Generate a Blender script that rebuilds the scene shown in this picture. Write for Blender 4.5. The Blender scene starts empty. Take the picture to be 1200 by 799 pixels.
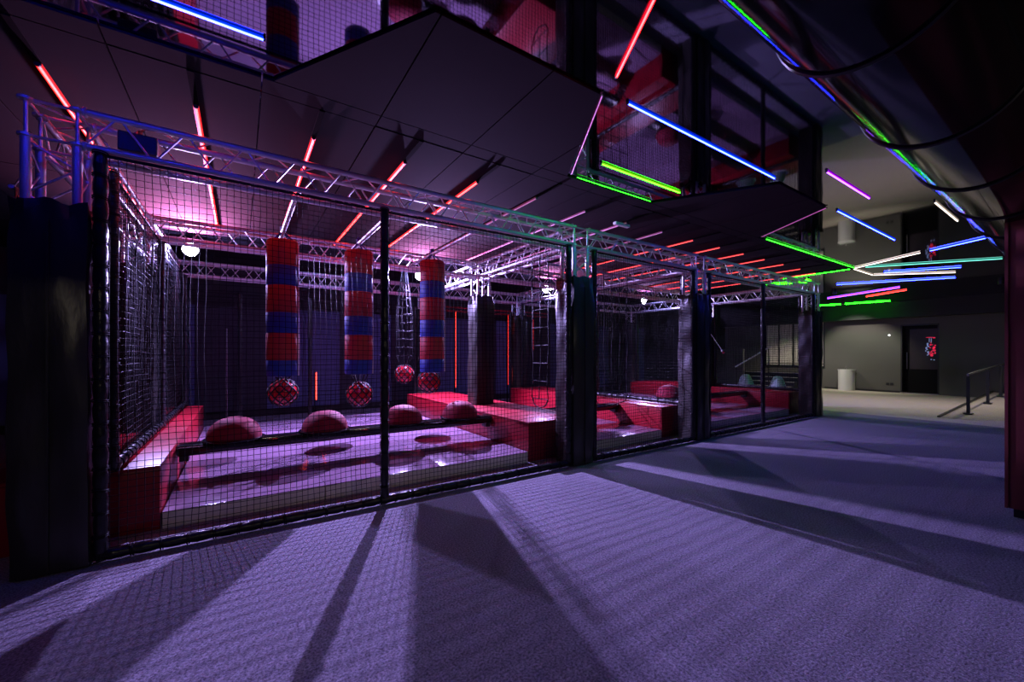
import bpy, math, random
import numpy as np
from mathutils import Vector, Matrix
random.seed(7)
R = math.radians
S = 1.45                     # all plan numbers below are in eye heights (1.45 m)
C = bpy.context.scene.collection

# ------------------------------------------------------------------ camera, world, exposure
cam_d = bpy.data.cameras.new('camera')
cam = bpy.data.objects.new('camera', cam_d); C.objects.link(cam)
cam.location = (0, 0, S); cam.rotation_euler = (R(90), 0, R(-33.8))
cam_d.sensor_fit = 'HORIZONTAL'; cam_d.sensor_width = 36; cam_d.lens = 36*476/1200
cam_d.shift_y = 15.5/1200; cam_d.clip_start = .02; cam_d.clip_end = 200
sc = bpy.context.scene
sc.camera = cam
w = bpy.data.worlds.new('world'); sc.world = w; w.use_nodes = True
w.node_tree.nodes['Background'].inputs[0].default_value = (.02, .02, .05, 1)
w.node_tree.nodes['Background'].inputs[1].default_value = .05
sc.view_settings.view_transform = 'Standard'; sc.view_settings.look = 'None'
sc.view_settings.gamma = 1; sc.view_settings.use_curve_mapping = False
sc.view_settings.exposure = -0.12
sc.cycles.max_bounces = 7; sc.cycles.diffuse_bounces = 3; sc.cycles.glossy_bounces = 4
sc.cycles.sample_clamp_indirect = 4; sc.cycles.caustics_reflective = False

LAMP_W = (750, 4300, 420, 1000)   # watts of the four bright cage lamps, thrown down and forward
SPILL_W = 130         # what leaks out all round
UP_W = (2300, 1300, 650, 450)       # pink up-spot added at each lamp to light the ceiling
LAMP_COL = (.49, .37, 1.0)
SPILL_COL = (.34, .32, 1.0)
UP_COL = (1.0, .22, .62)
# core colour, core strength, then colour and strength of the halo strip beside it
TUBE = {'red': ((1, .030, .026), 17, (1, .02, .02), .9), 'reddim': ((1, .08, .07), 2.6, (1, .03, .03), .18), 'pale': ((.8, .4, .6), .18, (.5, .1, .2), .05),
        'blue': ((.012, .020, 1), 80, (.0, .03, 1), 1.6), 'lime': ((.012, 1, .002), 75, (.25, 1, .0), .8), 'green': ((.007, 1, .005), 60, (.06, 1, .01), .8),
        'purple': ((.25, .05, 1), 16, (.45, .0, 1), 1.0), 'white': ((1, .86, .72), 3.5, (1, .8, .65), .45),
        'teal': ((.25, 1, .8), 2.0, (.05, .6, .4), .5), 'crimson': ((1, .02, .02), 26, (1, .0, .01), 1.2), 'redwall': ((1, .07, .04), 9, (1, .02, .02), .9),
        'edge': ((.8, .2, .6), .4, (.5, .1, .4), .15), 'edgegreen': ((.02, 1, .012), 16, (.03, .6, .01), .3)}

# ------------------------------------------------------------------ materials
M = {}
def mat(name, col, rough=.6, metal=0, bump=0, bscale=20, emit=None, estr=0, var=0, vscale=8, spec=.5, bdist=.01, detail=3, stretch=None):
    m = bpy.data.materials.new(name); m.use_nodes = True
    nt = m.node_tree; b = nt.nodes['Principled BSDF']
    b.inputs['Base Color'].default_value = (*col, 1); b.inputs['Roughness'].default_value = rough
    b.inputs['Metallic'].default_value = metal; b.inputs['Specular IOR Level'].default_value = spec
    tc = nt.nodes.new('ShaderNodeTexCoord'); src = tc.outputs['Object']
    if stretch:
        mp = nt.nodes.new('ShaderNodeMapping'); mp.inputs['Scale'].default_value = stretch
        nt.links.new(src, mp.inputs[0]); src = mp.outputs[0]
    if var:
        n = nt.nodes.new('ShaderNodeTexNoise'); n.inputs['Scale'].default_value = vscale; n.inputs['Detail'].default_value = 4
        r = nt.nodes.new('ShaderNodeMix'); r.data_type = 'RGBA'
        r.inputs[6].default_value = (*[c*(1-var) for c in col], 1); r.inputs[7].default_value = (*[min(1, c*(1+var)) for c in col], 1)
        nt.links.new(src, n.inputs[0]); nt.links.new(n.outputs[0], r.inputs[0]); nt.links.new(r.outputs[2], b.inputs['Base Color'])
    if bump:
        n = nt.nodes.new('ShaderNodeTexNoise'); n.inputs['Scale'].default_value = bscale; n.inputs['Detail'].default_value = detail
        u = nt.nodes.new('ShaderNodeBump'); u.inputs['Strength'].default_value = bump; u.inputs['Distance'].default_value = bdist
        nt.links.new(src, n.inputs[0]); nt.links.new(n.outputs[0], u.inputs['Height']); nt.links.new(u.outputs[0], b.inputs['Normal'])
    if emit:
        b.inputs['Emission Color'].default_value = (*emit, 1); b.inputs['Emission Strength'].default_value = estr
    M[name] = m; return m
def carpet(name, c1, c2):
    m = mat(name, c1, .95, 0, spec=.1); nt = m.node_tree; b = nt.nodes['Principled BSDF']
    tc = nt.nodes.new('ShaderNodeTexCoord')
    n = nt.nodes.new('ShaderNodeTexNoise'); n.inputs['Scale'].default_value = 80; n.inputs['Detail'].default_value = 3; n.inputs['Roughness'].default_value = .7
    cr = nt.nodes.new('ShaderNodeValToRGB'); cr.color_ramp.elements[0].position = .36; cr.color_ramp.elements[1].position = .64
    cr.color_ramp.elements[0].color = (*c1, 1); cr.color_ramp.elements[1].color = (*c2, 1)
    u = nt.nodes.new('ShaderNodeBump'); u.inputs['Strength'].default_value = .6; u.inputs['Distance'].default_value = .008
    nt.links.new(tc.outputs['Object'], n.inputs[0]); nt.links.new(n.outputs[0], cr.inputs[0]); nt.links.new(cr.outputs[0], b.inputs['Base Color'])
    nt.links.new(n.outputs[0], u.inputs['Height']); nt.links.new(u.outputs[0], b.inputs['Normal'])
carpet('carpet_grey', (.085, .078, .10), (.31, .285, .35))
carpet('carpet_beige_lit', (.27, .23, .195), (.60, .53, .46))  # warm light of the far zone is put into this paler carpet colour
mat('mirror', (.22, .21, .24), .035, 1, bump=.03, bscale=.55, bdist=.02, detail=1)
mat('felt', (.020, .015, .019), .92, 0, bump=.15, bscale=60, bdist=.003, var=.15, vscale=2.2, spec=.08)
mat('matt_black', (.004, .004, .004), .95, spec=.03)
mat('black_wall', (.012, .012, .016), .7, var=.2)
mat('dark_room', (.006, .006, .008), .8)
mat('slate', (.075, .092, .21), .75, var=.15, vscale=2)
mat('slate_dark', (.03, .03, .042), .8, var=.2, vscale=2)
mat('grey_wall', (.10, .096, .09), .85, var=.06, vscale=1.5, bump=.05, bscale=40)
mat('truss', (.66, .66, .68), .40, .6)
mat('net', (.004, .004, .005), .55, spec=.10)
mat('rope', (.010, .010, .012), .6, spec=.15)
mat('pad_tube', (.009, .009, .011), .30, spec=.35, bump=.5, bscale=14, bdist=.02)
mat('vinyl_black', (.022, .021, .017), .34, spec=.5, bump=.28, bscale=5, bdist=.04, detail=5, stretch=(1, 1, .35))
mat('vinyl_red', (.25, .004, .012), .36, spec=.4, bump=.12, bscale=6, bdist=.01)
mat('bag_red', (.42, .018, .028), .6, bump=.15, bscale=40, bdist=.004)
mat('bag_blue', (.012, .045, .36), .6, bump=.15, bscale=40, bdist=.004)
mat('ball_red', (.38, .008, .015), .16)
mat('dome_red', (.22, .010, .03), .7, spec=.2)
mat('dome_grey', (.42, .58, .54), .55)
mat('mat_vinyl', (.20, .125, .19), .12, bump=.45, bscale=3.2, bdist=.025, detail=5, spec=.4)
mat('mat_edge', (.75, .68, .56), .6)
mat('black_gloss', (.008, .008, .009), .12, spec=.7)
mat('duct', (.008, .008, .010), .10, spec=.5)
mat('black_plastic', (.015, .015, .015), .45)
mat('paint_red', (.20, .035, .035), .6, var=.1, bump=.05, bscale=60)
mat('white_gloss', (.75, .75, .74), .3)
mat('blind', (.72, .66, .58), .7)
mat('steel', (.55, .55, .55), .28, 1)
mat('lamp_glass', (.9, .9, 1), .3, emit=(.80, .72, 1), estr=120)
mat('sensor', (.8, .8, .8), .4, emit=(1, 1, 1), estr=3)
mat('exit_white', (.65, .7, .65), .4)
mat('glass_dark', (.004, .004, .005), .5, spec=.1)
mat('poster_dark', (.015, .007, .014), .5, var=.5, vscale=9)
mat('print_red_glow', (.5, .02, .05), .5, emit=(1, .03, .10), estr=.55)
mat('print_blue_glow', (.3, .35, .6), .5, emit=(.35, .45, .9), estr=.35)
for k, (c, s, c2, s2) in TUBE.items(): mat('led_'+k, c, .4, emit=c, estr=s); mat('halo_strip_'+k, [q*.5 for q in c2], .4, emit=c2, estr=s2)

# ------------------------------------------------------------------ mesh helpers
class MB:
    def __init__(s): s.v = []; s.f = []
    def box(s, a, b):
        n = len(s.v); x0, y0, z0 = a; x1, y1, z1 = b
        s.v += [(x0,y0,z0),(x1,y0,z0),(x1,y1,z0),(x0,y1,z0),(x0,y0,z1),(x1,y0,z1),(x1,y1,z1),(x0,y1,z1)]
        s.f += [[n+i for i in q] for q in ((3,2,1,0),(4,5,6,7),(0,1,5,4),(1,2,6,5),(2,3,7,6),(3,0,4,7))]
        return s
    def tube(s, pts, r, n=8, closed=False, cap=True):
        pts = [Vector(p) for p in pts]; base = len(s.v); m = len(pts); up = None
        for i, p in enumerate(pts):
            if closed: d = pts[(i+1) % m]-pts[i-1]
            else: d = pts[min(i+1, m-1)]-pts[max(i-1, 0)]
            d.normalize()
            if up is None:
                up = d.orthogonal().normalized()
            up = (up-d*up.dot(d))
            if up.length < 1e-5: up = d.orthogonal()
            up.normalize(); q = d.cross(up)
            rr = r[i] if isinstance(r, (list, tuple)) else r
            for k in range(n):
                t = 2*math.pi*k/n
                s.v.append(tuple(p+(up*math.cos(t)+q*math.sin(t))*rr))
        for i in range(m if closed else m-1):
            for k in range(n):
                a = base+i*n; b = base+((i+1) % m)*n
                s.f.append([a+k, a+(k+1) % n, b+(k+1) % n, b+k])
        if cap and not closed:
            s.f.append([base+k for k in range(n)][::-1]); s.f.append([base+(m-1)*n+k for k in range(n)])
        return s
    def lathe(s, prof, n=32, c=(0, 0, 0), capb=True, capt=True):
        base = len(s.v)
        for r, z in prof:
            for k in range(n):
                t = 2*math.pi*k/n; s.v.append((c[0]+r*math.cos(t), c[1]+r*math.sin(t), c[2]+z))
        for i in range(len(prof)-1):
            for k in range(n):
                a = base+i*n; b = a+n
                s.f.append([a+k, a+(k+1) % n, b+(k+1) % n, b+k])
        if capb: s.f.append([base+k for k in range(n)][::-1])
        if capt: s.f.append([base+(len(prof)-1)*n+k for k in range(n)])
        return s
    def prism(s, poly, z0, z1):
        n = len(s.v); m = len(poly)
        s.v += [(x, y, z0) for x, y in poly]+[(x, y, z1) for x, y in poly]
        s.f.append([n+i for i in range(m)][::-1]); s.f.append([n+m+i for i in range(m)])
        for i in range(m): s.f.append([n+i, n+(i+1) % m, n+m+(i+1) % m, n+m+i])
        return s
    def mesh(s, name, m, smooth=False, bevel=0):
        me = bpy.data.meshes.new(name); me.from_pydata(s.v, [], s.f); me.materials.append(M[m])
        if bevel:
            import bmesh
            bm = bmesh.new(); bm.from_mesh(me)
            bmesh.ops.bevel(bm, geom=list(bm.edges), offset=bevel, segments=2, affect='EDGES', profile=.6)
            bm.to_mesh(me); bm.free()
        if smooth:
            me.polygons.foreach_set('use_smooth', [True]*len(me.polygons))
            try: me.set_sharp_from_angle(angle=R(40))
            except Exception: pass
        me.update(); return me
def put(name, me, parent=None, loc=(0,0,0), rot=None):
    o = bpy.data.objects.new(name, me); C.objects.link(o); o.location = loc
    if rot is not None:
        if isinstance(rot, (tuple, list)): o.rotation_euler = rot
        else: o.rotation_mode = 'QUATERNION'; o.rotation_quaternion = rot
    if parent is not None: o.parent = parent
    return o
def tag(o, label=None, cat=None, group=None, kind=None):
    if label: o['label'] = label
    if cat: o['category'] = cat
    if group: o['group'] = group
    if kind: o['kind'] = kind
    return o
def thing(name, loc, label, cat, group=None, rz=0):
    o = bpy.data.objects.new(name, None); C.objects.link(o); o.empty_display_size = .1
    o.location = loc; o.rotation_euler = (0, 0, rz)
    return tag(o, label, cat, group)
def struct(name, me, parent=None, loc=(0,0,0)):
    o = put(name, me, parent, loc)
    if parent is None: o['kind'] = 'structure'
    return o
def U(x, y, z=0): return (x*S, y*S, z*S)
ORD = ['first','second','third','fourth','fifth','sixth','seventh','eighth','ninth','tenth','eleventh','twelfth','thirteenth','fourteenth','fifteenth','sixteenth']

# ------------------------------------------------------------------ the setting
ZM = 2.345      # mirror ceiling height in eye heights
XL, XR, YF, YB = -3.0, 14.2, -2.6, 7.7
struct('floor', MB().box(U(XL, YF, -.05), U(8.65, YB, 0)).mesh('floor', 'carpet_grey'))
struct('floor', MB().box(U(8.65, YF, -.05), U(XR+1.0, YB, .002)).mesh('floor_beyond', 'carpet_beige_lit'))  # edge of the warm-lit zone drawn as a change of carpet colour
ceil = struct('ceiling', MB().box(U(XL, YF, ZM), U(XR+1.0, YB, ZM+.05)).mesh('ceiling', 'mirror'))
struct('wall_left', MB().box(U(XL-.1, YF, 0), U(XL, YB, ZM)).mesh('wall', 'black_wall'))
wb = struct('wall_back', MB().box(U(XL-.1, YB, 0), U(XR+1.0, YB+.1, ZM)).mesh('wall', 'black_wall'))
struct('wall_front', MB().box(U(XL-.1, YF-.1, 0), U(XR+1.0, YF, ZM)).mesh('wall', 'black_wall'))
# wall beyond the cage with a door recess and a window opening
mb = MB()
D0, D1, DT = 2.44, 3.14, 1.76
W0, W1 = 4.78, 6.45
mb.box(U(XR, YF, 0), U(XR+.12, D0, ZM)); mb.box(U(XR, D0, DT), U(XR+.12, D1, ZM)); mb.box(U(XR, D1, 0), U(XR+.12, W0, ZM))
mb.box(U(XR, W0, 0), U(XR+.12, W1, .62)); mb.box(U(XR, W0, 2.05), U(XR+.12, W1, ZM)); mb.box(U(XR, W1, 0), U(XR+.12, YB, ZM))
struct('wall_right', mb.mesh('wall_right', 'grey_wall'))
struct('trim_1', MB().box(U(XR-.35, YF, 1.93), U(XR-.002, YB, ZM-.002)).mesh('soffit', 'black_wall'))
struct('baseboard_right', MB().box(U(XR-.012, D1, .003), U(XR-.001, W0, .05)).mesh('bb', 'black_plastic'))

# ceiling felt panels: strips 0.568 wide running away from the viewer, trapezoid tongues in front
def clip(poly, x, keep_right):
    out = []
    for i in range(len(poly)):
        a = poly[i]; b = poly[(i+1) % len(poly)]
        ia = (a[0] >= x) == keep_right; ib = (b[0] >= x) == keep_right
        if ia: out.append(a)
        if ia != ib:
            t = (x-a[0])/(b[0]-a[0]); out.append((x, a[1]+(b[1]-a[1])*t))
    return out
PZ = 2.332; PT = .011; G = .0035
joints = [-.479+.568*k for k in range(-5, 16)]
rows = [(2.42, 4.30), (4.30, 6.10), (6.10, 7.69)]
sm = MB().box((-.284*S+G*S, G*S, 0), (.284*S-G*S, 1.88*S-G*S, PT*S)).mesh('ceiling_panel', 'felt')
sm2 = MB().box((-.284*S+G*S, G*S, 0), (.284*S-G*S, 1.80*S-G*S, PT*S)).mesh('ceiling_panel', 'felt')
sm3 = MB().box((-.284*S+G*S, G*S, 0), (.284*S-G*S, 1.59*S-G*S, PT*S)).mesh('ceiling_panel', 'felt')
edge = MB().box((-.284*S+G*S, G*S, 0), (.284*S-G*S, .125*S-G*S, PT*S)).mesh('ceiling_panel', 'felt')
for k in range(len(joints)-1):
    xc = (joints[k]+joints[k+1])/2
    if xc > 8: continue
    for (y0, y1), me in zip(rows, (sm, sm2, sm3)):
        put('ceiling_panel', me, ceil, U(xc, y0, PZ+random.uniform(-.0012, .0012)))
    put('ceiling_panel', edge, ceil, U(xc, 2.295, PZ))
def tongue(x0):
    P = [(x0, 2.292), (x0+.496, 1.48), (x0+1.40, 1.48), (x0+1.895, 2.292)]
    for a, b in zip(joints[:-1], joints[1:]):
        q = clip(P, a+G, True)
        if len(q) >= 3: q = clip(q, b-G, False)
        if len(q) >= 3:
            put('ceiling_panel', MB().prism([(x*S, y*S) for x, y in q], PZ*S, (PZ+PT)*S).mesh('ceiling_panel', 'felt'), ceil)
for x0 in (-2.75, .137, 3.02): tongue(x0)

# back wall: slate panels and darker ones, as upright boards
xs = XL; k = 0
pat = [('slate_dark', .42), ('slate', .55), ('slate', .55), ('slate_dark', .30), ('slate', .62), ('slate_dark', .5)]
while xs < 9.6:
    m_, wd = pat[k % 6]
    put('wall_panel', MB().box((G*S, 0, 0), (wd*S-G*S, .04*S, 1.62*S)).mesh('wall_panel', m_), wb, U(xs, YB-.045, .12))
    xs += wd; k += 1
while xs < XR-.6:
    put('wall_panel', MB().box((G*S, 0, 0), (.7*S-G*S, .04*S, 1.5*S)).mesh('wall_panel', 'slate_dark'), wb, U(xs, YB-.045, .12))
    xs += .72

# door recess in the far wall
dr = struct('door_1', MB().box(U(XR+.125, D0, 0.003), U(XR+.16, D1, DT)).mesh('door', 'glass_dark'))
fr = MB(); fr.box(U(XR-.004, D0, 0.003), U(XR+.12, D0+.03, DT)); fr.box(U(XR-.004, D1-.03, 0.003), U(XR+.12, D1, DT)); fr.box(U(XR-.004, D0, DT-.03), U(XR+.12, D1, DT))
struct('door_frame', fr.mesh('door_frame', 'black_plastic'), dr)
struct('threshold', MB().box(U(XR-.06, D0, 0.003), U(XR+.12, D1, .02)).mesh('threshold', 'steel'), dr)
struct('door_handle', MB().tube([U(XR+.10, D1-.10, .62), U(XR+.10, D1-.10, 1.05)], .018, 8).mesh('door_handle', 'steel'), dr)
p = thing('poster', U(XR+.118, 2.80, .62), 'dark poster with a red and pale blue figure behind the far doorway', 'poster')
put('backing', MB().box((-.004, -.33*S, 0), (.004, .19*S, 1.02*S)).mesh('poster', 'poster_dark'), p)
# the printed shapes, given a glow of their own: loose red blobs beside a pale blue upright stroke
rp = random.Random(5); blobs = []
for k in range(16): blobs.append((-.22+rp.uniform(-.05, .05), .34+k*.021+rp.uniform(-.02, .02), rp.uniform(.008, .034), rp.uniform(.010, .028), 'print_red_glow'))
for k in range(9): blobs.append((-.12+rp.uniform(-.035, .02), .36+k*.035, rp.uniform(.006, .020), rp.uniform(.012, .034), 'print_blue_glow'))
blobs += [(-.17, .80, .07, .010, 'print_red_glow'), (-.25, .79, .025, .016, 'print_red_glow'), (-.20, .72, .008, .07, 'print_blue_glow'), (-.165, .73, .007, .06, 'print_blue_glow'), (-.20, .25, .014, .014, 'print_blue_glow'), (-.25, .24, .016, .012, 'print_blue_glow')]
for (dy, z, ry, rz_, m_) in blobs:
    q = MB(); q.prism([(dy*S+ry*S*math.cos(t*math.pi/7), z*S+rz_*S*math.sin(t*math.pi/7)) for t in range(14)], 0, .003)
    me = q.mesh('print', m_)
    me.transform(Matrix(((0,0,-1,-.005),(1,0,0,0),(0,1,0,0),(0,0,0,1)))); me.flip_normals()
    o = put('print', me, p); 

# window with pale vertical blinds beyond the cage end
win = struct('window_1', MB().box(U(XR+.10, W0, .62), U(XR+.115, W1, 2.05)).mesh('pane', 'glass_dark'))
f = MB()
for y in (W0, W0+.40, W0+.80, W0+1.2, W1-.03): f.box(U(XR-.01, y, .62), U(XR+.02, y+.03, 2.05))
f.box(U(XR-.02, W0, .60), U(XR+.03, W1, .63)); f.box(U(XR-.02, W0, .70), U(XR+.0, W1, .72))
struct('window_frame', f.mesh('window_frame', 'black_plastic'), win)
y = W0+.04; bl = MB().box((0, 0, 0), (.004, .095*S, 1.40*S)).mesh('blind_slat', 'blind')
while y < W1-.1:
    put('blind_slat', bl, win, U(XR+.05, y, .64), (0, 0, R(12))); y += .104

# red painted wall end at the right edge
col = struct('wall_end', MB().box(U(3.93, -2.5, .055), U(4.35, .385, 2.24)).mesh('wall_end', 'paint_red'))
struct('baseboard', MB().box(U(3.955, -2.5, 0), U(4.33, .36, .055)).mesh('bb', 'black_plastic'), col)
struct('top_cap', MB().box(U(3.93, -2.5, 2.24), U(4.35, .385, 2.344)).mesh('cap', 'dark_room'), col)
struct('corner_bead', MB().box(U(3.92, .378, .055), U(3.936, .392, 2.24)).mesh('bead', 'paint_red'), col)

# ------------------------------------------------------------------ truss work
CH = .163*S      # chord spacing
TR = .025
zt0, zt1 = 1.985, 2.148
Y0 = [2.73, 4.50, 6.40]; X0 = [-.80, 2.50, 4.40, 7.69]
_mesh_cache = {}
def cached(key, fn):
    if key not in _mesh_cache: _mesh_cache[key] = fn()
    return _mesh_cache[key]
def beam_between(a, b, r, m, n=6):
    a, b = Vector(a), Vector(b); L = round((b-a).length, 3)
    me = cached(('bb', L, r, m, n), lambda: MB().tube([(0,0,0),(0,0,L)], r, n).mesh('rod', m, smooth=True))
    return me, a, (b-a).to_track_quat('Z', 'Y')
def truss(L, loc, rz, label, separate=True, group='aluminium trusses over the cage'):
    """four-chord box truss along local +X"""
    t = thing('box_truss', loc, label, 'truss', group, rz)
    cm = cached(('chord', round(L, 3)), lambda: MB().tube([(i*L/8, 0, 0) for i in range(9)], TR, 10).mesh('chord', 'truss', smooth=True))
    for y in (0, CH):
        for z in (0, CH): put('chord', cm, t, (0, y, z))
    n = max(2, round(L/.20)); n += n % 2; p = L/n
    faces = [((0,0,0),(0,0,CH)), ((0,CH,0),(0,CH,CH)), ((0,0,CH),(0,CH,CH)), ((0,0,0),(0,CH,0))]
    J = MB()
    for fi, (a, b) in enumerate(faces):
        for i in range(n):
            s, e = (a, b) if (i+fi) % 2 == 0 else (b, a)
            A = (i*p+.012, s[1], s[2]); B = ((i+1)*p-.012, e[1], e[2])
            if separate:
                me, o_, q = beam_between(A, B, .0075, 'truss')
                put('brace', me, t, o_, q)
            else: J.tube([A, B], .0085, 5)
    if not separate: put('bracing', J.mesh('bracing', 'truss', smooth=True), t)['kind'] = 'stuff'
    cap = cached('trusscap', lambda: MB().lathe([(.030, 0), (.034, .004), (.034, .016), (.030, .020)], 12).mesh('collar', 'truss', smooth=True))
    for x in (0.01, L-.03):
        for y in (0, CH):
            for z in (0, CH): put('collar', cap, t, (x, y, z), (0, R(90), 0))
    return t
def tower(ix, iy, label, full=True):
    x, y = X0[ix], Y0[iy]
    t = thing('truss_tower', U(x, y, 0), label, 'truss tower', 'upright truss towers of the cage')
    H = zt0*S
    cm = cached('tchord', lambda: MB().tube([(0,0,0.01),(0,0,H-.012)], .0265, 12).mesh('chord', 'truss', smooth=True))
    for a in (0, CH):
        for b in (0, CH): put('chord', cm, t, (a, b, 0))
    # bracing above the wrap is visible; below it is hidden
    z = 1.45*S; k = 0; J = []
    while z < H-.1:
        z2 = min(z+.2, H-.03)
        for (a, b) in (((0,0),(CH,0)), ((0,CH),(CH,CH)), ((0,0),(0,CH)), ((CH,0),(CH,CH))):
            s, e = (a, b) if k % 2 == 0 else (b, a)
            me, o_, q = beam_between((s[0], s[1], z), (e[0], e[1], z2), .0075, 'truss'); put('brace', me, t, o_, q)
        z = z2; k += 1
    # corner cube on top
    zc = zt1*S; J = MB()
    for a in (0, CH):
        for b in (0, CH): J.tube([(a, b, H-.01), (a, b, zc)], .011, 8)
        for zz in (H, zc):
            J.tube([(a, 0, zz), (a, CH, zz)], .011, 8); J.tube([(0, a, zz), (CH, a, zz)], .011, 8)
    J.tube([(0,0,zc),(CH,CH,zc)], .009, 6)
    put('corner_frame', J.mesh('corner_frame', 'truss', smooth=True), t)
    capm = cached('cubecap', lambda: MB().lathe([(.026, -.012), (.040, -.008), (.040, .008), (.026, .012)], 14).mesh('corner_cap', 'truss', smooth=True))
    for a in (0, CH):
        for b in (0, CH):
            for zz in (H, zc): put('corner_cap', capm, t, (a, b, zz))
    return t
def pad(ix, iy, label, top=1.70):
    """wrinkled vinyl wrap around a tower"""
    x, y = X0[ix]-.048, Y0[iy]-.05; wd = .26*S; n = 9; nz = 44; hh = top*S
    v = []; f = []
    rnd = random.Random(ix*7+iy)
    ph = [rnd.uniform(0, 6.28) for _ in range(8)]
    per = []
    for side in range(4):
        for i in range(n):
            t = i/n
            per.append([(t,0),(1,t),(1-t,1),(0,1-t)][side]+(side*n+i,))
    m = len(per)
    for j in range(nz+1):
        t = j/nz; z = .012+hh*t
        for (a, b, k) in per:
            cx, cy = a-.5, b-.5
            # rounded square and wrinkles, gathered near the top
            l = max(abs(cx), abs(cy)); rr = math.hypot(cx, cy); s_ = 1-.05*max(0, rr/ max(l,1e-6)-1.2)/.2
            g = max(0, (t-.86)/.14)**1.5
            wv = .006*math.sin(k*.9+ph[0]+z*2.2)+.005*math.sin(z*5+k*.33+ph[1])+.004*math.sin(z*11-k*.7+ph[2])
            wv += g*(.020*math.sin(k*1.75+ph[3]+z*9)+.010*math.sin(k*3.1+ph[4]))-.012*g
            dx, dy = (cx/rr, cy/rr)
            zz = z+(g*.018*math.sin(k*1.3+ph[5]) if j > nz-3 else 0)
            v.append(((cx*s_+.5)*wd+dx*wv, (cy*s_+.5)*wd+dy*wv, zz))
    for j in range(nz):
        for k in range(m):
            f.append([j*m+k, j*m+(k+1) % m, (j+1)*m+(k+1) % m, (j+1)*m+k])
    # inward folded rim
    base = len(v)
    for (a, b, k) in per:
        v.append(((.5+(a-.5)*.80)*wd, (.5+(b-.5)*.80)*wd, .012+hh-.03))
    for k in range(m): f.append([nz*m+k, nz*m+(k+1) % m, base+(k+1) % m, base+k])
    q = MB(); q.v = v; q.f = f
    t = thing('pillar_pad', U(x, y, 0), label, 'pad', 'black vinyl pads around the towers')
    put('vinyl_wrap', q.mesh('vinyl_wrap', 'vinyl_black', smooth=True), t)
    s = MB(); s.box((wd*.485, -.020, .03), (wd*.515, -.006, hh-.12))
    put('closure_flap', s.mesh('closure_flap', 'vinyl_black'), t)
rown = ['front row', 'middle row', 'back row']; coln = ['left end of the cage', 'left of the narrow middle section', 'right of the narrow middle section', 'right end of the cage']
for iy in range(3):
    for ix in range(4):
        tower(ix, iy, f'aluminium truss tower in the {rown[iy]}, {coln[ix]}')
        pad(ix, iy, f'wrinkled black vinyl pad around the {rown[iy]} tower, {coln[ix]}', 1.69 if iy == 0 else 1.735)
secn = ['wide left section', 'narrow middle section', 'wide right section']
for iy in range(3):
    for s in range(3):
        a, b = X0[s]+.163+.012, X0[s+1]-.012
        truss((b-a)*S, U(a, Y0[iy], zt0), 0, f'horizontal box truss along the {rown[iy]} over the {secn[s]}', separate=(iy < 2))
for ix in range(4):
    for s in range(2):
        a, b = Y0[s]+.163+.012, Y0[s+1]-.012
        truss((b-a)*S, (X0[ix]*S+CH, a*S, zt0*S), R(90), f'box truss running front to back, {coln[ix]}, {"nearer" if s == 0 else "farther"} half', separate=(s == 0 and ix < 2))

# ------------------------------------------------------------------ nets
def strands(lines, r, m, name='net'):
    """triangular prisms along many polylines of equal length (numpy)"""
    V = []; F = []; off = 0
    for P in lines:
        P = np.asarray(P, dtype=float); n = len(P)
        d = P[-1]-P[0]; d /= np.linalg.norm(d)
        u = np.cross(d, (0.3, 1, .2)); u /= np.linalg.norm(u); q = np.cross(d, u)
        for k in range(3):
            t = 2*math.pi*k/3; V.append(P+(u*math.cos(t)+q*math.sin(t))*r)
        i = np.arange(n-1)
        for k in range(3):
            a = off+k*n; b = off+((k+1) % 3)*n
            F.append(np.stack([a+i, b+i, b+i+1, a+i+1], 1))
        off += 3*n
    V = np.concatenate(V); F = np.concatenate(F)
    me = bpy.data.meshes.new(name)
    me.vertices.add(len(V)); me.vertices.foreach_set('co', V.ravel())
    me.loops.add(F.size); me.loops.foreach_set('vertex_index', F.ravel().astype(np.int32))
    me.polygons.add(len(F)); me.polygons.foreach_set('loop_start', np.arange(0, F.size, 4, dtype=np.int32))
    me.polygons.foreach_set('loop_total', np.full(len(F), 4, dtype=np.int32))
    me.materials.append(M[m]); me.update(calc_edges=True); return me
def net_mesh(w_, h_, pitch, r, seed=0, sag=.012):
    """net in the local XZ plane from (0,0) to (w,h)"""
    rng = np.random.default_rng(seed); nx = max(2, round(w_/pitch)); nz = max(2, round(h_/pitch)); st = 3
    gx = np.arange(nx+1); gz = np.arange(nz+1)
    X, Z = np.meshgrid(gx*w_/nx, gz*h_/nz, indexing='ij')
    wob = lambda f1, f2, ph: np.sin(X*f1+ph)*np.sin(Z*f2+ph*1.7)
    edge_ = np.minimum(np.minimum(X, w_-X), np.minimum(Z, h_-Z)); fade = np.clip(edge_/.25, 0, 1)
    dx = fade*(.010*wob(2.1, 3.3, seed+.3)+.004*rng.standard_normal(X.shape)*.6)
    dz = fade*(.012*wob(3.0, 1.7, seed+1.1)+.004*rng.standard_normal(X.shape)*.6)
    dy = fade*(sag*wob(1.3, 2.2, seed+2.)+.003*rng.standard_normal(X.shape))
    P = np.stack([X+dx, dy, Z+dz], -1)
    L = [P[i, list(range(0, nz, st))+[nz]] for i in range(nx+1)]+[P[list(range(0, nx, st))+[nx], j] for j in range(nz+1)]
    return strands(L, r, 'net')
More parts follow.
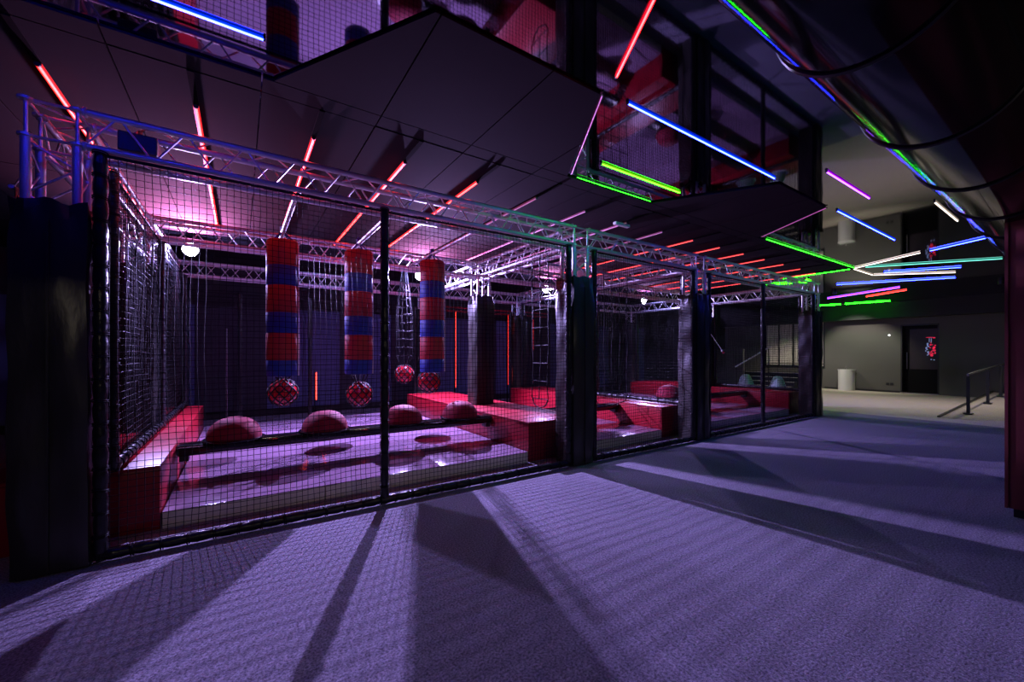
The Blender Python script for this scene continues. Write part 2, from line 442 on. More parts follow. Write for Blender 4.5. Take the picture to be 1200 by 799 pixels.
def laced(t, p0, p1, r=.040, step=.155, name='padded_post', coil=True):
    """foam-covered tube with rope lacing, as a part plus its lashing"""
    p0, p1 = Vector(p0), Vector(p1); L = (p1-p0).length; d = (p1-p0)/L
    rnd = random.Random(int(L*1000))
    n = int(L/step); pts = []; rr = []
    for i in range(n*3+1):
        s = i/(n*3); pts.append(p0+d*(L*s)); rr.append(r*(.82 if i % 3 == 0 else 1.0+rnd.uniform(-.03, .05)))
    put(name, MB().tube(pts, rr, 12).mesh(name, 'pad_tube', smooth=True), t)
    J = MB(); u = d.orthogonal().normalized(); q = d.cross(u)
    for i in range(n+1):
        c = p0+d*(L*i/n); tilt = rnd.uniform(-.25, .25); 
        for o_ in (-.006, .007):
            ring = []
            for k in range(10):
                a = 2*math.pi*k/10; ring.append(c+(u*math.cos(a)+q*math.sin(a))*(r*1.04)+d*(o_+tilt*r*math.cos(a)))
            J.tube(ring, .0042, 5, closed=True)
    o = put('lacing', J.mesh('lacing', 'rope', smooth=True), t); o['kind'] = 'stuff'
def net_panel(name_loc, w_, h_, rz, label, pitch=.045, r=.0025, seed=0, mids=(), posts=True, rails=True, bottom=.045, group='black nets of the cage', extra=None):
    t = thing('net_panel', name_loc, label, 'net', group, rz)
    o = put('net', net_mesh(w_, h_-bottom, pitch, r, seed), t, (0, 0, bottom)); o['kind'] = 'stuff'
    if posts:
        for x in [0, w_]+list(mids): laced(t, (x, 0, .03), (x, 0, h_))
    if rails:
        laced(t, (0.0, 0, .05), (w_, 0, .05), name='bottom_rail')
    top = MB().tube([(0, 0, h_-.01), (w_*.5, 0, h_-.018), (w_, 0, h_-.01)], .010, 6)
    put('top_rope', top.mesh('top_rope', 'rope'), t)
    return t
NH = 1.962*S
for a, b, mids, lab in ((-.557, 2.424, (1.357,), 'front net over the wide left section, with one post in its middle'),
                        (2.741, 4.323, (), 'front net of the narrow middle section between two padded towers'),
                        (4.641, 7.613, (1.33,), 'front net of the wide right section toward the far end')):
    net_panel(U(a, 2.72), (b-a)*S, NH, 0, lab, seed=int(a*3+9), mids=[m_*S for m_ in mids])
for x, ys, lab, mids in ((-.56, [(2.95, 6.35)], 'left side net of the cage, receding behind the near corner tower', (1.62,)),
                   (4.48, [(2.96, 4.42), (4.72, 6.33)], 'dividing net between middle and right sections', ()),
                   (7.77, [(2.96, 4.42), (4.72, 6.33)], 'net closing the right end of the cage', ())):
    for i, (a, b) in enumerate(ys):
        l2 = lab if len(ys) == 1 else lab+(', nearer half' if i == 0 else ', farther half')
        net_panel(U(x, a, .372), (b-a)*S, NH-.372*S, R(90), l2, pitch=.055, seed=int(x*5+i+20), mids=[m_*S for m_ in mids], rails=(i == 0))
for a, b, mids, lab in ((-.56, 2.42, (.56, 1.40), 'back net of the wide left section'), (2.76, 4.32, (.8,), 'back net of the narrow middle section'), (4.66, 7.62, (1.3,), 'back net of the wide right section')):
    net_panel(U(a, 6.50), (b-a)*S, 1.80*S, 0, lab+', in front of the slate wall', pitch=.07, seed=int(a*3+40), mids=[m_*S for m_ in mids], rails=False)

# black vinyl drapes hanging outside the left net, one each side of the middle tower
for i, (ya, yb) in enumerate(((2.93, 4.44), (4.77, 6.34))):
    q = MB(); ny, nz = 60, 24; H = (1.80-.372)*S; L = (yb-ya)*S
    for side in (0, .006):
        for j in range(nz+1):
            for k in range(ny+1):
                y_ = L*k/ny; z_ = H*j/nz
                q.v.append((side+.022*math.sin(y_*13+z_*.5+i)+.010*math.sin(y_*31+z_*2.3)+.008*math.sin(z_*7+y_*4), y_, z_))
    n1 = (ny+1)*(nz+1)
    for j in range(nz):
        for k in range(ny):
            a = j*(ny+1)+k; f4 = [a, a+1, a+ny+2, a+ny+1]
            q.f.append(f4[::-1]); q.f.append([n1+w for w in f4])
    t = thing('vinyl_drape', U(-.905, ya, .372), ['black vinyl drape outside the left net, nearer half', 'black vinyl drape outside the left net, farther half'][i], 'drape', 'black drapes on the left')
    put('sheet', q.mesh('sheet', 'vinyl_black', smooth=True), t)
    put('top_bar', MB().tube([(0, 0, H), (0, L, H)], .016, 8).mesh('top_bar', 'truss', smooth=True), t)
    for y_ in (.03, L*.5, L-.03): put('hook', MB().tube([(0, y_, H), (.045, y_, H+.10), (.15, y_, 1.985*S-.372*S-.02)], .006, 6).mesh('hook', 'steel'), t)

# coarse climbing nets
def climb(loc, rz, nx, nz, px_, pz_, label):
    t = thing('climbing_net', loc, label, 'climbing net', 'coarse rope climbing nets')
    t.rotation_euler = (0, 0, rz)
    for i in range(nx+1):
        put('upright_rope', MB().tube([(i*px_+.012*math.sin(j+i), .01*math.sin(j*1.7+i), j*pz_) for j in range(nz+1)], .0065, 6).mesh('upright_rope', 'rope', smooth=True), t)
    for j in range(nz+1):
        put('cross_rope', MB().tube([(i*px_, .012*math.sin(i*2+j), j*pz_-.01*math.sin(i*3.1)) for i in range(nx+1)], .0065, 6).mesh('cross_rope', 'rope', smooth=True), t)
    put('bottom_loop', MB().tube([(0, 0, 0), (px_*.3, .01, -.09), (nx*px_*.5, .02, -.13), (nx*px_-px_*.3, .01, -.09), (nx*px_, 0, 0)], .009, 8).mesh('bottom_loop', 'rope', smooth=True), t)
climb(U(2.46, 3.05, .56), R(90), 2, 8, .18, .255, 'coarse rope climbing net hanging above the red block left of the second front tower')
climb(U(3.56, 3.50, .46), 0, 4, 9, .20, .245, 'coarse rope climbing net hanging in the narrow middle section')
tag(put('support_pipe', MB().tube([(0, 0, 0), (1.70*S, 0, 0)], .022, 12).mesh('support_pipe', 'truss', smooth=True), None, U(2.68, 3.50, 1.992)),
    'aluminium cross pipe holding the climbing net of the narrow middle section', 'pipe')
# ------------------------------------------------------------------ padded floors, blocks, beams
def rbox(w_, d_, h_, m_, bev=.012, name='pad'):
    return MB().box((0,0,0), (w_, d_, h_)).mesh(name, m_, smooth=True, bevel=bev)
def soft_floor(x0, x1, label, nx):
    t = thing('padded_floor', U(x0, 3.04, 0), label, 'padded floor', 'glossy padded floors in the cage')
    wx = (x1-x0)/nx; yy = [0, 1.10, 2.2, 3.30]
    for i in range(nx):
        for j in range(3):
            put('mat', rbox(wx*S-.004, (yy[j+1]-yy[j])*S-.004, .008, 'mat_vinyl', .003), t, U(i*wx, yy[j], .0985-.0055))
            put('foam_core', MB().box((.002, .002, 0), (wx*S-.006, (yy[j+1]-yy[j])*S-.006, .0925*S-.004)).mesh('foam', 'mat_edge'), t, U(i*wx, yy[j], 0.001))
soft_floor(-.37, 2.215, 'pale glossy padded floor with a cream front edge, wide left section', 3)
soft_floor(2.97, 4.19, 'pale glossy padded floor in the narrow middle section', 1)
soft_floor(4.97, 7.56, 'pale glossy padded floor of the wide right section', 3)
BH = .366*S
blocks = [(-1.10, -.378, 'far left block beside the near corner'), (2.222, 2.955, 'block between left and middle sections'),
          (4.20, 4.93, 'block between middle and right sections'), (7.57, 8.50, 'block at the right end of the cage')]
for bi, (a, b, lab) in enumerate(blocks):
    short = ['at the left end', 'between left and middle sections', 'between middle and right sections', 'at the right end'][bi]
    for (ya, yb, part_) in ((3.045, 4.435, 'nearer half'), (4.775, 6.33, 'farther half')):
        t = thing('padded_block', U(a, ya, 0), f'red vinyl padded {lab}, {part_}', 'padded block', 'red padded blocks')
        put('body', rbox((b-a)*S, (yb-ya)*S, BH-.03, 'vinyl_red', .012), t)
        put('top_pad', rbox((b-a)*S, (yb-ya)*S, .029, 'vinyl_red', .008), t, (0, 0, BH-.03))
    xl, xr = X0[bi]-.066, X0[bi]+.230
    for (xa, xb, sd) in ((a, xl, 'left'), (xr, b, 'right')):
        t = thing('padded_block', U(xa, 4.440, 0), f'narrow red filler block {sd} of the middle-row pad, {short}', 'padded block', 'red filler blocks')
        put('body', rbox((xb-xa)*S, .328*S, BH-.03, 'vinyl_red', .010), t)
        put('top_pad', rbox((xb-xa)*S, .328*S, .029, 'vinyl_red', .008), t, (0, 0, BH-.03))
def beam(a, b, label):
    t = thing('obstacle_beam', U(a, 3.70, .274), label, 'beam', 'black beams carrying the domes')
    put('rail', rbox((b-a)*S, .16*S, .075*S, 'black_gloss', .02), t)
    put('grip_edge', MB().tube([(0, -.006, .055*S), ((b-a)*S, -.006, .055*S)], .012, 8).mesh('grip_edge', 'black_gloss', smooth=True), t)
    for x in (.02, (b-a)*S-.10):
        put('end_bracket', MB().box((x, .02, -.06), (x+.08, .14, 0.001)).mesh('end_bracket', 'black_plastic'), t)
beam(-.375, 2.22, 'long black obstacle beam under the four red domes')
beam(2.957, 4.198, 'short black obstacle beam in the narrow middle section')
beam(4.932, 7.568, 'long black obstacle beam in the wide right section')
def dome(x, y, z, r, h, m_, label, cat='dome', group=None, cone=False):
    t = thing('cone_bumper' if cone else 'foam_dome', U(x, y, z), label, cat, group)
    put('base_plate', MB().lathe([(r*1.05, 0), (r*1.12, .006), (r*1.12, .016), (r*1.0, .022)], 40).mesh('base_plate', 'white_gloss' if cone else 'black_gloss', smooth=True), t)
    prof = []
    for i in range(15):
        a = i/14*math.pi/2
        if cone:
            u = i/14; prof.append((r*(1-u)**.62*(.95 if u < 1 else .0)+.0005, .02+h*math.sin(u*math.pi/2)**1.25))
        else: prof.append((max(.001, r*math.cos(a)**.8), .02+h*math.sin(a)**1.05))
    put('shell', MB().lathe(prof, 40).mesh('shell', m_, smooth=True), t)
for i, x in enumerate((-.035, .605, 1.285, 1.885)):
    dome(x, 3.78, .35, .262, .225, 'dome_red', ['large red foam dome nearest the left red block', 'second red foam dome from the left, between two striped bags', 'third red foam dome, just right of the middle post', 'red foam dome nearest the right red block'][i], group='red domes on the long beam')
dome(3.62, 3.78, .35, .20, .16, 'black_plastic', 'small black dome on the beam in the narrow middle section')
dome(5.38, 3.78, .35, .27, .25, 'dome_red', 'red foam dome on the beam of the wide right section')
dome(6.05, 3.78, .35, .27, .25, 'dome_red', 'second red foam dome on the right beam, behind the padded tower')
dome(8.08, 3.99, .366, .23, .35, 'dome_grey', 'pale grey-green cone on the right end block, left of the pair', 'cone', 'grey cones on the end block', True)
dome(8.22, 3.49, .366, .22, .32, 'dome_grey', 'pale grey-green cone on the right end block, right of the pair', 'cone', 'grey cones on the end block', True)

# ------------------------------------------------------------------ striped bags
def bag(x, y, label, bars):
    z0 = 1-.18; t = thing('striped_bag', U(x, y, z0), label, 'punching bag', 'striped hanging bags')
    r = .172; cuts = [0, .132, .349, .515, .731, .891, 1.10]
    for i in range(6):
        a, b = cuts[i]*S, cuts[i+1]*S
        pr = [(r-.004, a), (r, a+.006), (r, b-.006), (r-.004, b)]
        if i == 0: pr = [(r*.55, a), (r*.93, a+.005), (r-.001, a+.02), (r, b-.006), (r-.004, b)]
        if i == 5: pr = [(r-.004, a), (r, a+.006), (r, b-.02), (r*.93, b-.004), (r*.5, b)]
        put('blue_band' if i % 2 == 0 else 'red_band', MB().lathe(pr, 40).mesh('band', 'bag_blue' if i % 2 == 0 else 'bag_red', smooth=True), t)
    seam = MB().box((.150, -.085, .01), (.162, -.072, 1.09*S)); put('zip_seam', seam.mesh('zip_seam', 'white_gloss'), t)
    J = MB(); zt = 1.10*S; zh = zt+.12
    for k in range(4):
        a = R(45+90*k); J.tube([(r*.8*math.cos(a), r*.8*math.sin(a), zt-.01), (0, 0, zh)], .010, 6)
    put('sling', J.mesh('sling', 'bag_blue'), t)
    K = MB().tube([(0, 0, zh-.01), (0, 0, (1.975-z0)*S)], .014, 8); K.lathe([(.02, zh-.01), (.03, zh), (.03, zh+.05), (.02, zh+.06)], 12)
    put('hanger', K.mesh('hanger', 'bag_blue', smooth=True), t)
for i, (x, lab) in enumerate(((.29, 'red and blue striped hanging bag nearest the left, with a netted ball behind'), (.885, 'red and blue striped hanging bag left of the middle post'), (1.585, 'red and blue striped hanging bag right of the middle post, beside a bright lamp'))):
    bag(x, 3.79, lab, None)
    b = tag(put('support_pipe', MB().tube([(0, 0, 0), (0, (4.49-2.90)*S, 0)], .024, 12).mesh('support_pipe', 'truss', smooth=True), None, U(x, 2.90, 1.992)),
        'aluminium pipe above the '+['first', 'second', 'third'][i]+' striped bag, running front to back', 'pipe', 'pipes carrying the bags')
def netball(x, y, z, label, top=1.985):
    t = thing('netted_ball', U(x, y, z), label, 'ball', 'red balls in rope nets'); r = .19
    pr = [(max(.001, r*math.cos(a)), r*math.sin(a)) for a in [(-90+180*i/20)*math.pi/180 for i in range(21)]]
    put('ball', MB().lathe(pr, 32).mesh('ball', 'ball_red', smooth=True), t)
    J = MB(); n = 10
    for k in range(n):
        for sgn in (1, -1):
            P = []
            for i in range(13):
                u = -80+150*i/12; th = 2*math.pi*k/n+sgn*R(u)*.9
                P.append(((r+.006)*math.cos(R(u))*math.cos(th), (r+.006)*math.cos(R(u))*math.sin(th), (r+.006)*math.sin(R(u))))
            J.tube(P, .0085, 5)
    put('pouch', J.mesh('pouch', 'rope', smooth=True), t)['kind'] = 'stuff'
    K = MB(); H = (top-z)*S
    for k in range(10):
        a = 2*math.pi*k/10
        K.tube([(r*.36*math.cos(a), r*.36*math.sin(a), r*.93), (r*.9*math.cos(a), r*.9*math.sin(a), r*2.0), (r*.85*math.cos(a+.3), r*.85*math.sin(a+.3), H*.55), (r*.25*math.cos(a+.5), r*.25*math.sin(a+.5), H-.06), (0, 0, H)], .006, 5)
    for j in range(10):
        zz = r*2+(H*.85-r*2)*j/9; rr = r*(.9 if j < 6 else .9-.14*(j-5))
        K.tube([(rr*math.cos(a), rr*math.sin(a), zz+.012*math.sin(3*a+j)) for a in [2*math.pi*q/12 for q in range(12)]], .005, 5, closed=True)
    put('net_sleeve', K.mesh('net_sleeve', 'rope'), t)['kind'] = 'stuff'
netball(.346, 4.50, .63, 'red ball in a black rope pouch below the first striped bag')
netball(1.056, 4.50, .575, 'red ball in a black rope pouch below the second striped bag')
netball(1.84, 4.50, .68, 'red ball in a black rope pouch below the third striped bag')
netball(1.93, 5.62, .72, 'farther red ball in a rope pouch, just left of the third striped bag', 2.245)
netball(7.35, 4.50, .55, 'dark netted ball low in the wide right section')

# ------------------------------------------------------------------ bright lamps inside the cage
bar = tag(put('lighting_bar', MB().tube([(0,0,0), (8.55*S, 0, 0)], .024, 12).mesh('lighting_bar', 'black_plastic', smooth=True), None, U(-.78, 5.62, 2.245)),
    'long black lighting bar carrying the bright lamps behind the middle trusses', 'pipe')
for i, (x, z) in enumerate(((-.449, 2.139), (2.16, 2.133), (4.47, 2.15), (7.12, 2.14))):
    t = thing('stage_lamp', U(x, 5.6, z), ['large bright violet-white lamp nearest the left tower', 'bright violet-white lamp between the second and third striped bags', 'small bright lamp seen left of the padded middle tower', 'small bright lamp farthest right, between two middle sections'][i], 'lamp', 'bright lamps inside the cage')
    aim = Vector((1.0*(.3 if i < 2 else -.1), -1, -.25)).to_track_quat('-Y', 'Z').to_euler()
    hs = MB().lathe([(.040, -.02), (.108, 0), (.110, .05), (.085, .11), (.04, .15)], 24).mesh('housing', 'black_plastic', smooth=True)
    put('housing', hs, t, (0, 0.012, 0), (R(-90), 0, 0))
    put('lens', MB().lathe([(.104, 0), (.092, .017), (.050, .036), (.001, .042)], 24).mesh('lens', 'lamp_glass', smooth=True), t, (0, .010, 0), (R(90), 0, 0))
    y_ = MB().tube([(-.09, .06, 0), (-.09, .06, .07), (0, .045, .115), (.09, .06, .07), (.09, .06, 0)], .008, 6)
    put('yoke', y_.mesh('yoke', 'black_plastic', smooth=True), t)
    ld = bpy.data.lights.new('lamp_light', 'SPOT'); ld.energy = LAMP_W[i]; ld.color = LAMP_COL; ld.shadow_soft_size = .032
    ld.spot_size = R(136); ld.spot_blend = .35
    put('lamp_light', ld, t, (0, -.085, 0), (R(-35), 0, 0))
    ls = bpy.data.lights.new('lamp_spill', 'POINT'); ls.energy = SPILL_W*(1.6 if i < 2 else 1); ls.color = SPILL_COL; ls.shadow_soft_size = .04
    put('lamp_spill', ls, t, (0, -.075, 0))
    lu = bpy.data.lights.new('added_uplight', 'SPOT'); lu.energy = UP_W[i]; lu.color = UP_COL; lu.shadow_soft_size = .04
    lu.spot_size = R(150); lu.spot_blend = .9
    put('added_uplight', lu, t, (0, -.06, .03), (R(-152), 0, 0))

# ------------------------------------------------------------------ LED tubes
def led(a, b, color, label, group, r=.016, channel=None, name='led_tube', flush=False, foot=0):
    """tube from a to b (world, eye heights)"""
    a, b = Vector(U(*a)), Vector(U(*b)); L = (b-a).length; q = (b-a).to_track_quat('X', 'Z')
    t = thing(name, a, label, 'light tube', group); t.rotation_mode = 'QUATERNION'; t.rotation_quaternion = q
    put('tube', MB().tube([(.012, 0, -r*.35), (L-.012, 0, -r*.35)], r*.58, 10).mesh('tube', 'led_'+color, smooth=True), t)
    put('halo_strip', MB().box((.012, -r*1.2, -r*.15), (L-.012, r*1.2, r*.72)).mesh('halo_strip', 'halo_strip_'+color), t)  # glowing strip shaped to imitate the coloured halo around the core
    ec = cached(('ec', r), lambda: MB().tube([(0, 0, 0), (.012, 0, 0)], r*1.15, 10).mesh('end_cap', 'black_plastic', smooth=True))
    put('end_cap', ec, t); put('end_cap', ec, t, (L-.012, 0, 0))
    x0 = -channel*S if channel else 0
    if foot: x0 = -foot*S
    if not flush: put('channel', MB().box((x0, -r*1.3, r*.75), (L, r*1.3, r*1.35)).mesh('channel', 'matt_black'), t)
    return t
zl = 2.317
for k in range(16):
    x = -.763+.568*k
    led((x, 2.725, zl), (x, 5.25, zl), 'red' if k < 5 else 'pale' if k in (5, 6, 7, 8) else 'reddim', f'{ORD[k]} red light tube from the left in the row on the ceiling over the cage', 'red tubes over the cage', r=.015, channel=.305)
ZC = ZM-.0115/S
others = [((3.56,1.19),(4.49,1.19),'purple','purple light tube on the mirror ceiling past the end tower'),
 ((4.61,1.46),(6.37,1.46),'blue','blue light tube just below the purple one on the mirror ceiling'),
 ((5.06,.90),(5.99,.90),'white','short white light tube beside the big black duct'),
 ((7.40,1.36),(7.11,.84),'blue','short slanted blue light tube meeting the duct on the right'),
 ((7.92,2.28),(7.43,1.44),'white','slanted white light tube rising right from the green corner'),
 ((7.95,2.31),(8.87,2.31),'white','short white light tube running away from the green corner'),
 ((8.87,2.31),(9.71,1.48),'white','long white light tube continuing the bent white line'),
 ((7.96,2.17),(8.85,.90),'teal','pale teal light tube crossing to the red wall end'),
 ((8.73,2.14),(9.20,1.34),'blue','short blue light tube above the bent white line'),
 ((9.50,3.02),(10.37,1.58),'blue','long blue light tube below the bent white line'),
 ((11.71,3.89),(10.95,2.42),'purple','thin purple light tube far back on the right'),
 ((12.10,3.27),(11.51,2.44),'red','short red light tube far back beside the thin purple one'),
 ((13.30,4.65),(13.55,3.18),'green','green light tube farthest back near the dark soffit'),
 ((1.71,1.455),(3.38,1.455),'blue','long blue light tube above the middle tower, between ceiling tongues'),
 ((2.10,2.02),(3.03,2.02),'lime','lime green light tube between the two felt tongues'),
 ((.98,.42),(1.51,1.35),'crimson','slanted red light tube at the top of the picture'),
 ((-1.35,2.02),(.09,2.02),'blue','long blue light tube at the top left'),
 ((7.98,3.35),(7.93,2.33),'green','bright green light tube along the end of the felt ceiling'),
 ((8.35,3.9),(8.75,3.15),'lime','yellow-green light tube beyond the cage end'),
 ((8.75,3.15),(8.35,3.10),'lime','short yellow-green light tube forming a bend beyond the cage end')]
for a, b, c, lab in others:
    small = math.hypot(a[0], a[1]) > 6.5
    zc = ZC if not small else ZM-.0135/S
    led((*a, zc), (*b, zc), c, lab, None, r=.011 if not small else .013, flush=True)
led((5.05, 2.272, PZ+.002), (7.88, 2.272, PZ+.002), 'edgegreen', 'hair-thin green light strip along the felt ceiling edge over the right section', None, r=.009, flush=True)
led((2.10, 2.272, PZ+.002), (2.98, 2.272, PZ+.002), 'edgegreen', 'hair-thin green light strip between the two felt tongues, behind the lime tube', None, r=.005, flush=True)
led((1.548, 1.475, PZ+.002), (2.045, 2.262, PZ+.002), 'edge', 'thin dim purple strip on the slanted edge of the large felt tongue', None, r=.006, flush=True)
led((4.435, 1.475, PZ+.002), (4.93, 2.262, PZ+.002), 'edge', 'thin dim purple strip on the slanted edge of the farther felt tongue', None, r=.007, flush=True)
# upright tubes in front of the back wall
for x, z0, z1, lab in ((3.20, .40, 1.77, 'upright red light tube left of the middle-row pad, behind the cage'), (4.32, .40, 1.77, 'upright red light tube right of the middle-row pad, behind the cage'), (4.93, .42, 1.72, 'upright red light tube seen through the coarse climbing net'),
                       (.93, .32, .74, 'short upright red light tube low behind the second dome'), (1.62, .95, 1.18, 'very short upright red light tube just right of the middle post')):
    led((x, 6.60, z0), (x, 6.60, z1), 'redwall', lab, 'upright red tubes at the back', r=.016, foot=z0-.003)
t = thing('red_lit_header', U(2.7, 6.62, 1.77), 'red-lit pipe header joining the upright red light tubes', 'pipe')
J = MB().tube([(0,0,0),(2.6*S,0,0)], .022, 10); J.tube([(0,0,.10),(2.6*S,0,.10)], .022, 10)
put('pipe', J.mesh('pipe', 'vinyl_red', smooth=True), t)  # red light from the nearby tubes is put into the pipe colour
K = MB()
for i in range(12): K.tube([(i*.2+.05*S, 0, 0), (i*.2+.05*S+.1, 0, .10)], .008, 5)
put('bracing', K.mesh('bracing', 'vinyl_red'), t)
tag(put('steel_rod', MB().tube([(0,0,0),(0,0,1.34*S)], .016, 8).mesh('steel_rod', 'steel', smooth=True), None, U(-.15, 6.62, .002)), 'slim upright pale rod against the slate back wall', 'rod')

# ------------------------------------------------------------------ duct
DY, DZ, DR = .38, 2.05, .24
t = thing('air_duct', U(-2.9, DY, DZ), 'big black round air duct running along the ceiling, upper right', 'duct')
L = 17.0*S
n = 24
put('pipe', MB().tube([(L*i/n, 0, 0) for i in range(n+1)], DR*S, 64).mesh('pipe', 'duct', smooth=True), t)
ringm = MB().tube([(0, (DR*S+.004)*math.cos(2*math.pi*k/40), (DR*S+.004)*math.sin(2*math.pi*k/40)) for k in range(40)], .012, 6, closed=True).mesh('band', 'black_plastic', smooth=True)
for x in (-.8, -.05, .70, 1.45, 2.22, 2.98, 3.76, 4.5, 5.3, 6.0, 6.8, 7.6):
    put('band', ringm, t, ((x+2.9)*S, 0, 0))
    put('hanger_rod', cached('hr', lambda: MB().tube([(0,0,DR*S),(0,0,(ZM-DZ)*S-.003)], .005, 6).mesh('hanger_rod', 'steel')), t, ((x+2.9)*S, 0, 0))
# loose cable hanging by the duct
cb = MB().tube([U(1.9, .10, 2.33), U(1.86, .12, 2.22), U(1.74, .16, 2.16), U(1.62, .14, 2.24), U(1.55, .12, 2.34)], .006, 6).mesh('cable', 'black_plastic', smooth=True)
tag(put('cable', cb), 'loose black cable looping beside the duct', 'cable')

# ------------------------------------------------------------------ far area
t = thing('wash_basin', U(XR-.42, 4.22, .003), 'white freestanding half-round basin against the grey far wall', 'basin')
def halfround(w_, d_, z0, z1):
    P = [(d_, -w_/2), (d_, w_/2)]+[(d_*.55-d_*.55*math.sin(math.pi*i/12), w_/2*math.cos(math.pi*i/12)) for i in range(13)]
    return MB().prism(P[::-1], z0, z1)
put('pedestal', halfround(.48, .36*S, .0, .80).mesh('pedestal', 'white_gloss', smooth=True), t)
put('rim', halfround(.51, .37*S, .80, .83).mesh('rim', 'white_gloss', smooth=True), t)
put('tap', MB().tube([(.40, 0, .83), (.40, 0, .95), (.31, 0, .96), (.28, 0, .92)], .013, 8).mesh('tap', 'steel', smooth=True), t)
tag(put('wall_sensor', MB().lathe([(.03, 0), (.03, .02), (.012, .04)], 12).mesh('wall_sensor', 'sensor', smooth=True), None, U(XR-.002, 3.36, 1.50), (0, R(-90), 0)), 'tiny white sensor on the grey wall left of the doorway', 'sensor')
t = thing('wall_socket', U(XR-.004, 3.35, .22), 'double black wall socket low on the grey wall', 'socket')
for s in (-.06, .06): put('socket_plate', MB().box((-.008, s-.045, -.045), (0, s+.045, .045)).mesh('socket_plate', 'black_plastic'), t)
# ramp with a kerb and railing
t = thing('ramp', U(9.2, .15, .003), 'low beige carpeted ramp on the right with a black kerb', 'ramp')
mb = MB(); L = 4.95*S; W_ = 1.42*S; H = .14*S
mb.v = [(0,0,0),(L,0,0),(L,W_,0),(0,W_,0),(0,0,.004),(L,0,H),(L,W_,H),(0,W_,.004)]
mb.f = [[3,2,1,0],[4,5,6,7],[0,1,5,4],[1,2,6,5],[2,3,7,6],[3,0,4,7]]
put('slope', mb.mesh('slope', 'carpet_beige_lit'), t)
q = MB(); q.v = [(0,W_,0),(L,W_,0),(L,W_+.05,0),(0,W_+.05,0),(0,W_,.03),(L,W_,H+.05),(L,W_+.05,H+.05),(0,W_+.05,.03)]; q.f = mb.f
put('kerb', q.mesh('kerb', 'black_plastic'), t)
t = thing('railing', U(9.80, 1.36, .02), 'black railing with a bright handrail rising along the ramp', 'railing')
hr = [(0, 0, .65*S), (4.2*S, 0, .80*S)]
put('handrail', MB().tube(hr, .022, 10).mesh('handrail', 'steel', smooth=True), t)
for x in (.03, 1.8, 3.3, 4.1):
    zb = .14/4.95*(x+.6)*S
    put('post', MB().box((x*S-.028, -.028, zb-.02), (x*S+.028, .028, .6*S+x/4.2*.15*S+.03)).mesh('post', 'black_plastic'), t)
    put('post_collar', MB().lathe([(.02, .60*S+x/4.2*.15*S+.03), (.02, .65*S+x/4.2*.15*S)], 10, (x*S, 0, 0)).mesh('post_collar', 'steel'), t)
    put('foot_plate', MB().box((x*S-.12, -.07, zb-.01), (x*S+.12, .07, zb+.012)).mesh('foot_plate', 'black_plastic'), t)
# white stair handrail beyond the cage
t = thing('stair_rail', U(11.2, 5.6, 0), 'slanting white stair handrail beyond the right end of the cage', 'railing')
put('handrail', MB().tube([(0, .3, .95), (1.0, -.55, 1.75)], .028, 8).mesh('handrail', 'white_gloss', smooth=True), t)
for a, b in (((.05, .26), 1.0), ((.95, -.5), 1.72)):
    put('post', MB().tube([(a[0], a[1], 0.004), (a[0], a[1], b)], .02, 8).mesh('post', 'black_plastic', smooth=True), t)
t = thing('staircase', U(12.3, 4.9, .003), 'dark flight of steps below the pale blinds', 'stairs')
for i in range(4):
    put('step', MB().box((i*.28, 0, 0), ((i+1)*.28+.02, 2.2, (i+1)*.17)).mesh('step', 'slate_dark'), t)
    put('nosing', MB().box((i*.28-.012, 0, (i+1)*.17-.012), (i*.28+.03, 2.2, (i+1)*.17+.006)).mesh('nosing', 'blind'), t)
tag(put('partition', rbox(.12, 1.6*S, 1.15*S, 'grey_wall', .01), None, U(12.0, 6.0, 0.003)), 'plain grey partition left of the pale blinds', 'partition')

# small fixtures
t = thing('emergency_light', U(3.20, 2.79, 2.306), 'small emergency light on the felt ceiling, green at its end', 'light fixture')
put('body', MB().box((-.15, -.03, -.02), (.15, .03, .02)).mesh('body', 'exit_white', bevel=.006), t)
put('bracket', MB().box((-.03, -.02, .02), (.03, .02, .035)).mesh('bracket', 'black_plastic'), t)
t = thing('black_floodlight', U(-.43, 2.81, 2.08), 'black box floodlight clamped in the front truss near the left end', 'light fixture')
put('body', MB().box((-.11, -.08, -.09), (.11, .08, .05)).mesh('body', 'black_plastic', bevel=.01), t)
put('clamp', MB().tube([(0, 0, .05), (0, 0, .10)], .015, 8).mesh('clamp', 'steel'), t)
t = thing('pull_handle', U(7.25, 3.98, 1.05), 'small red and white pull handle on a cord near the right end', 'handle')
put('grip', MB().tube([(-.06, 0, 0), (-.02, 0, .03)], .02, 8).mesh('grip', 'white_gloss', smooth=True), t)
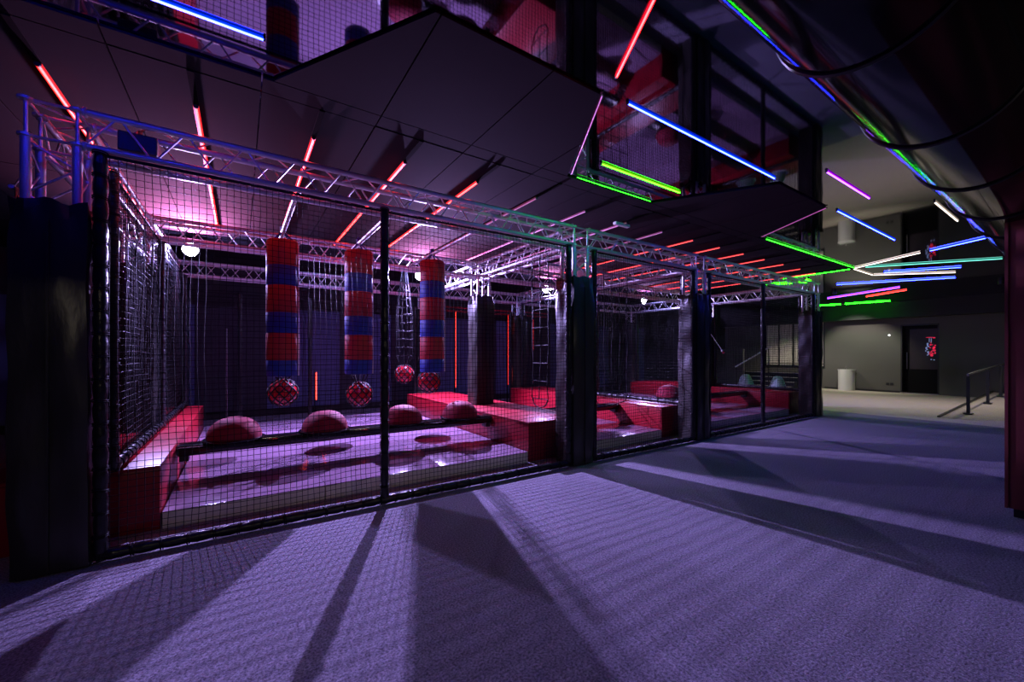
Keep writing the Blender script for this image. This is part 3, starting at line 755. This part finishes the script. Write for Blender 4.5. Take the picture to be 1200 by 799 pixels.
put('red_grip', MB().tube([(.0, 0, -.04), (.06, 0, -.02)], .022, 8).mesh('red_grip', 'ball_red', smooth=True), t)
put('cord', MB().tube([(0, 0, 0), (-.12, .35, .60), (-.2, .765, 1.36)], .006, 5).mesh('cord', 'white_gloss'), t)

# warm downlights beyond the cage
for i, (x, y, e, ang) in enumerate(((12.9, 3.95, 240, 75), (10.6, 3.4, 210, 120), (11.6, 1.2, 200, 120), (13.0, 5.4, 200, 120))):
    t = thing('downlight', U(x, y, ZM-.002), f'small dark ceiling downlight over the pale floor, {ORD[i]} of four' if i else 'small dark ceiling downlight washing the grey wall', 'light fixture', 'ceiling downlights')
    put('housing', MB().lathe([(.055, -.09), (.06, 0)], 20, capb=False).mesh('housing', 'black_plastic', smooth=True), t)
    ld = bpy.data.lights.new('downlight_light', 'SPOT'); ld.energy = e; ld.color = (1, .90, .77); ld.spot_size = R(ang); ld.spot_blend = .6; ld.shadow_soft_size = .04
    o = put('downlight_light', ld, t, (0, 0, -.10))
    if i == 0: o.rotation_euler = (0, R(-42), 0)

# unseen warm fill spots added behind the viewer to brighten the cage front
for i, (x, y, tx, ty) in enumerate(((-.3, -1.7, -.4, 2.8), (2.2, -1.9, 2.0, 3.0))):
    t = thing('fill_spotlight', U(x, y, ZM-.09), ['unseen warm fill spotlight added behind the viewer, on the left', 'unseen warm fill spotlight added behind the viewer, on the right'][i], 'light fixture', 'added fill spotlights behind the viewer')
    d = Vector(U(tx-x, ty-y, .3-ZM)); q = d.to_track_quat('-Z', 'Y')
    put('housing', MB().lathe([(.045, -.06), (.05, -.05), (.05, .08), (.03, .09)], 20, capb=False).mesh('housing', 'black_plastic', smooth=True), t, (0, 0, 0), q)
    put('stem', MB().tube([(0, 0, .05), (0, 0, .09*S-.003)], .012, 8).mesh('stem', 'black_plastic'), t)
    ld = bpy.data.lights.new('fill_light', 'SPOT'); ld.energy = 60; ld.color = (1, .84, .62); ld.spot_size = R(58); ld.spot_blend = .8; ld.shadow_soft_size = .05
    put('fill_light', ld, t, tuple(q @ Vector((0, 0, -.07))), q)
bpy.context.view_layer.update()
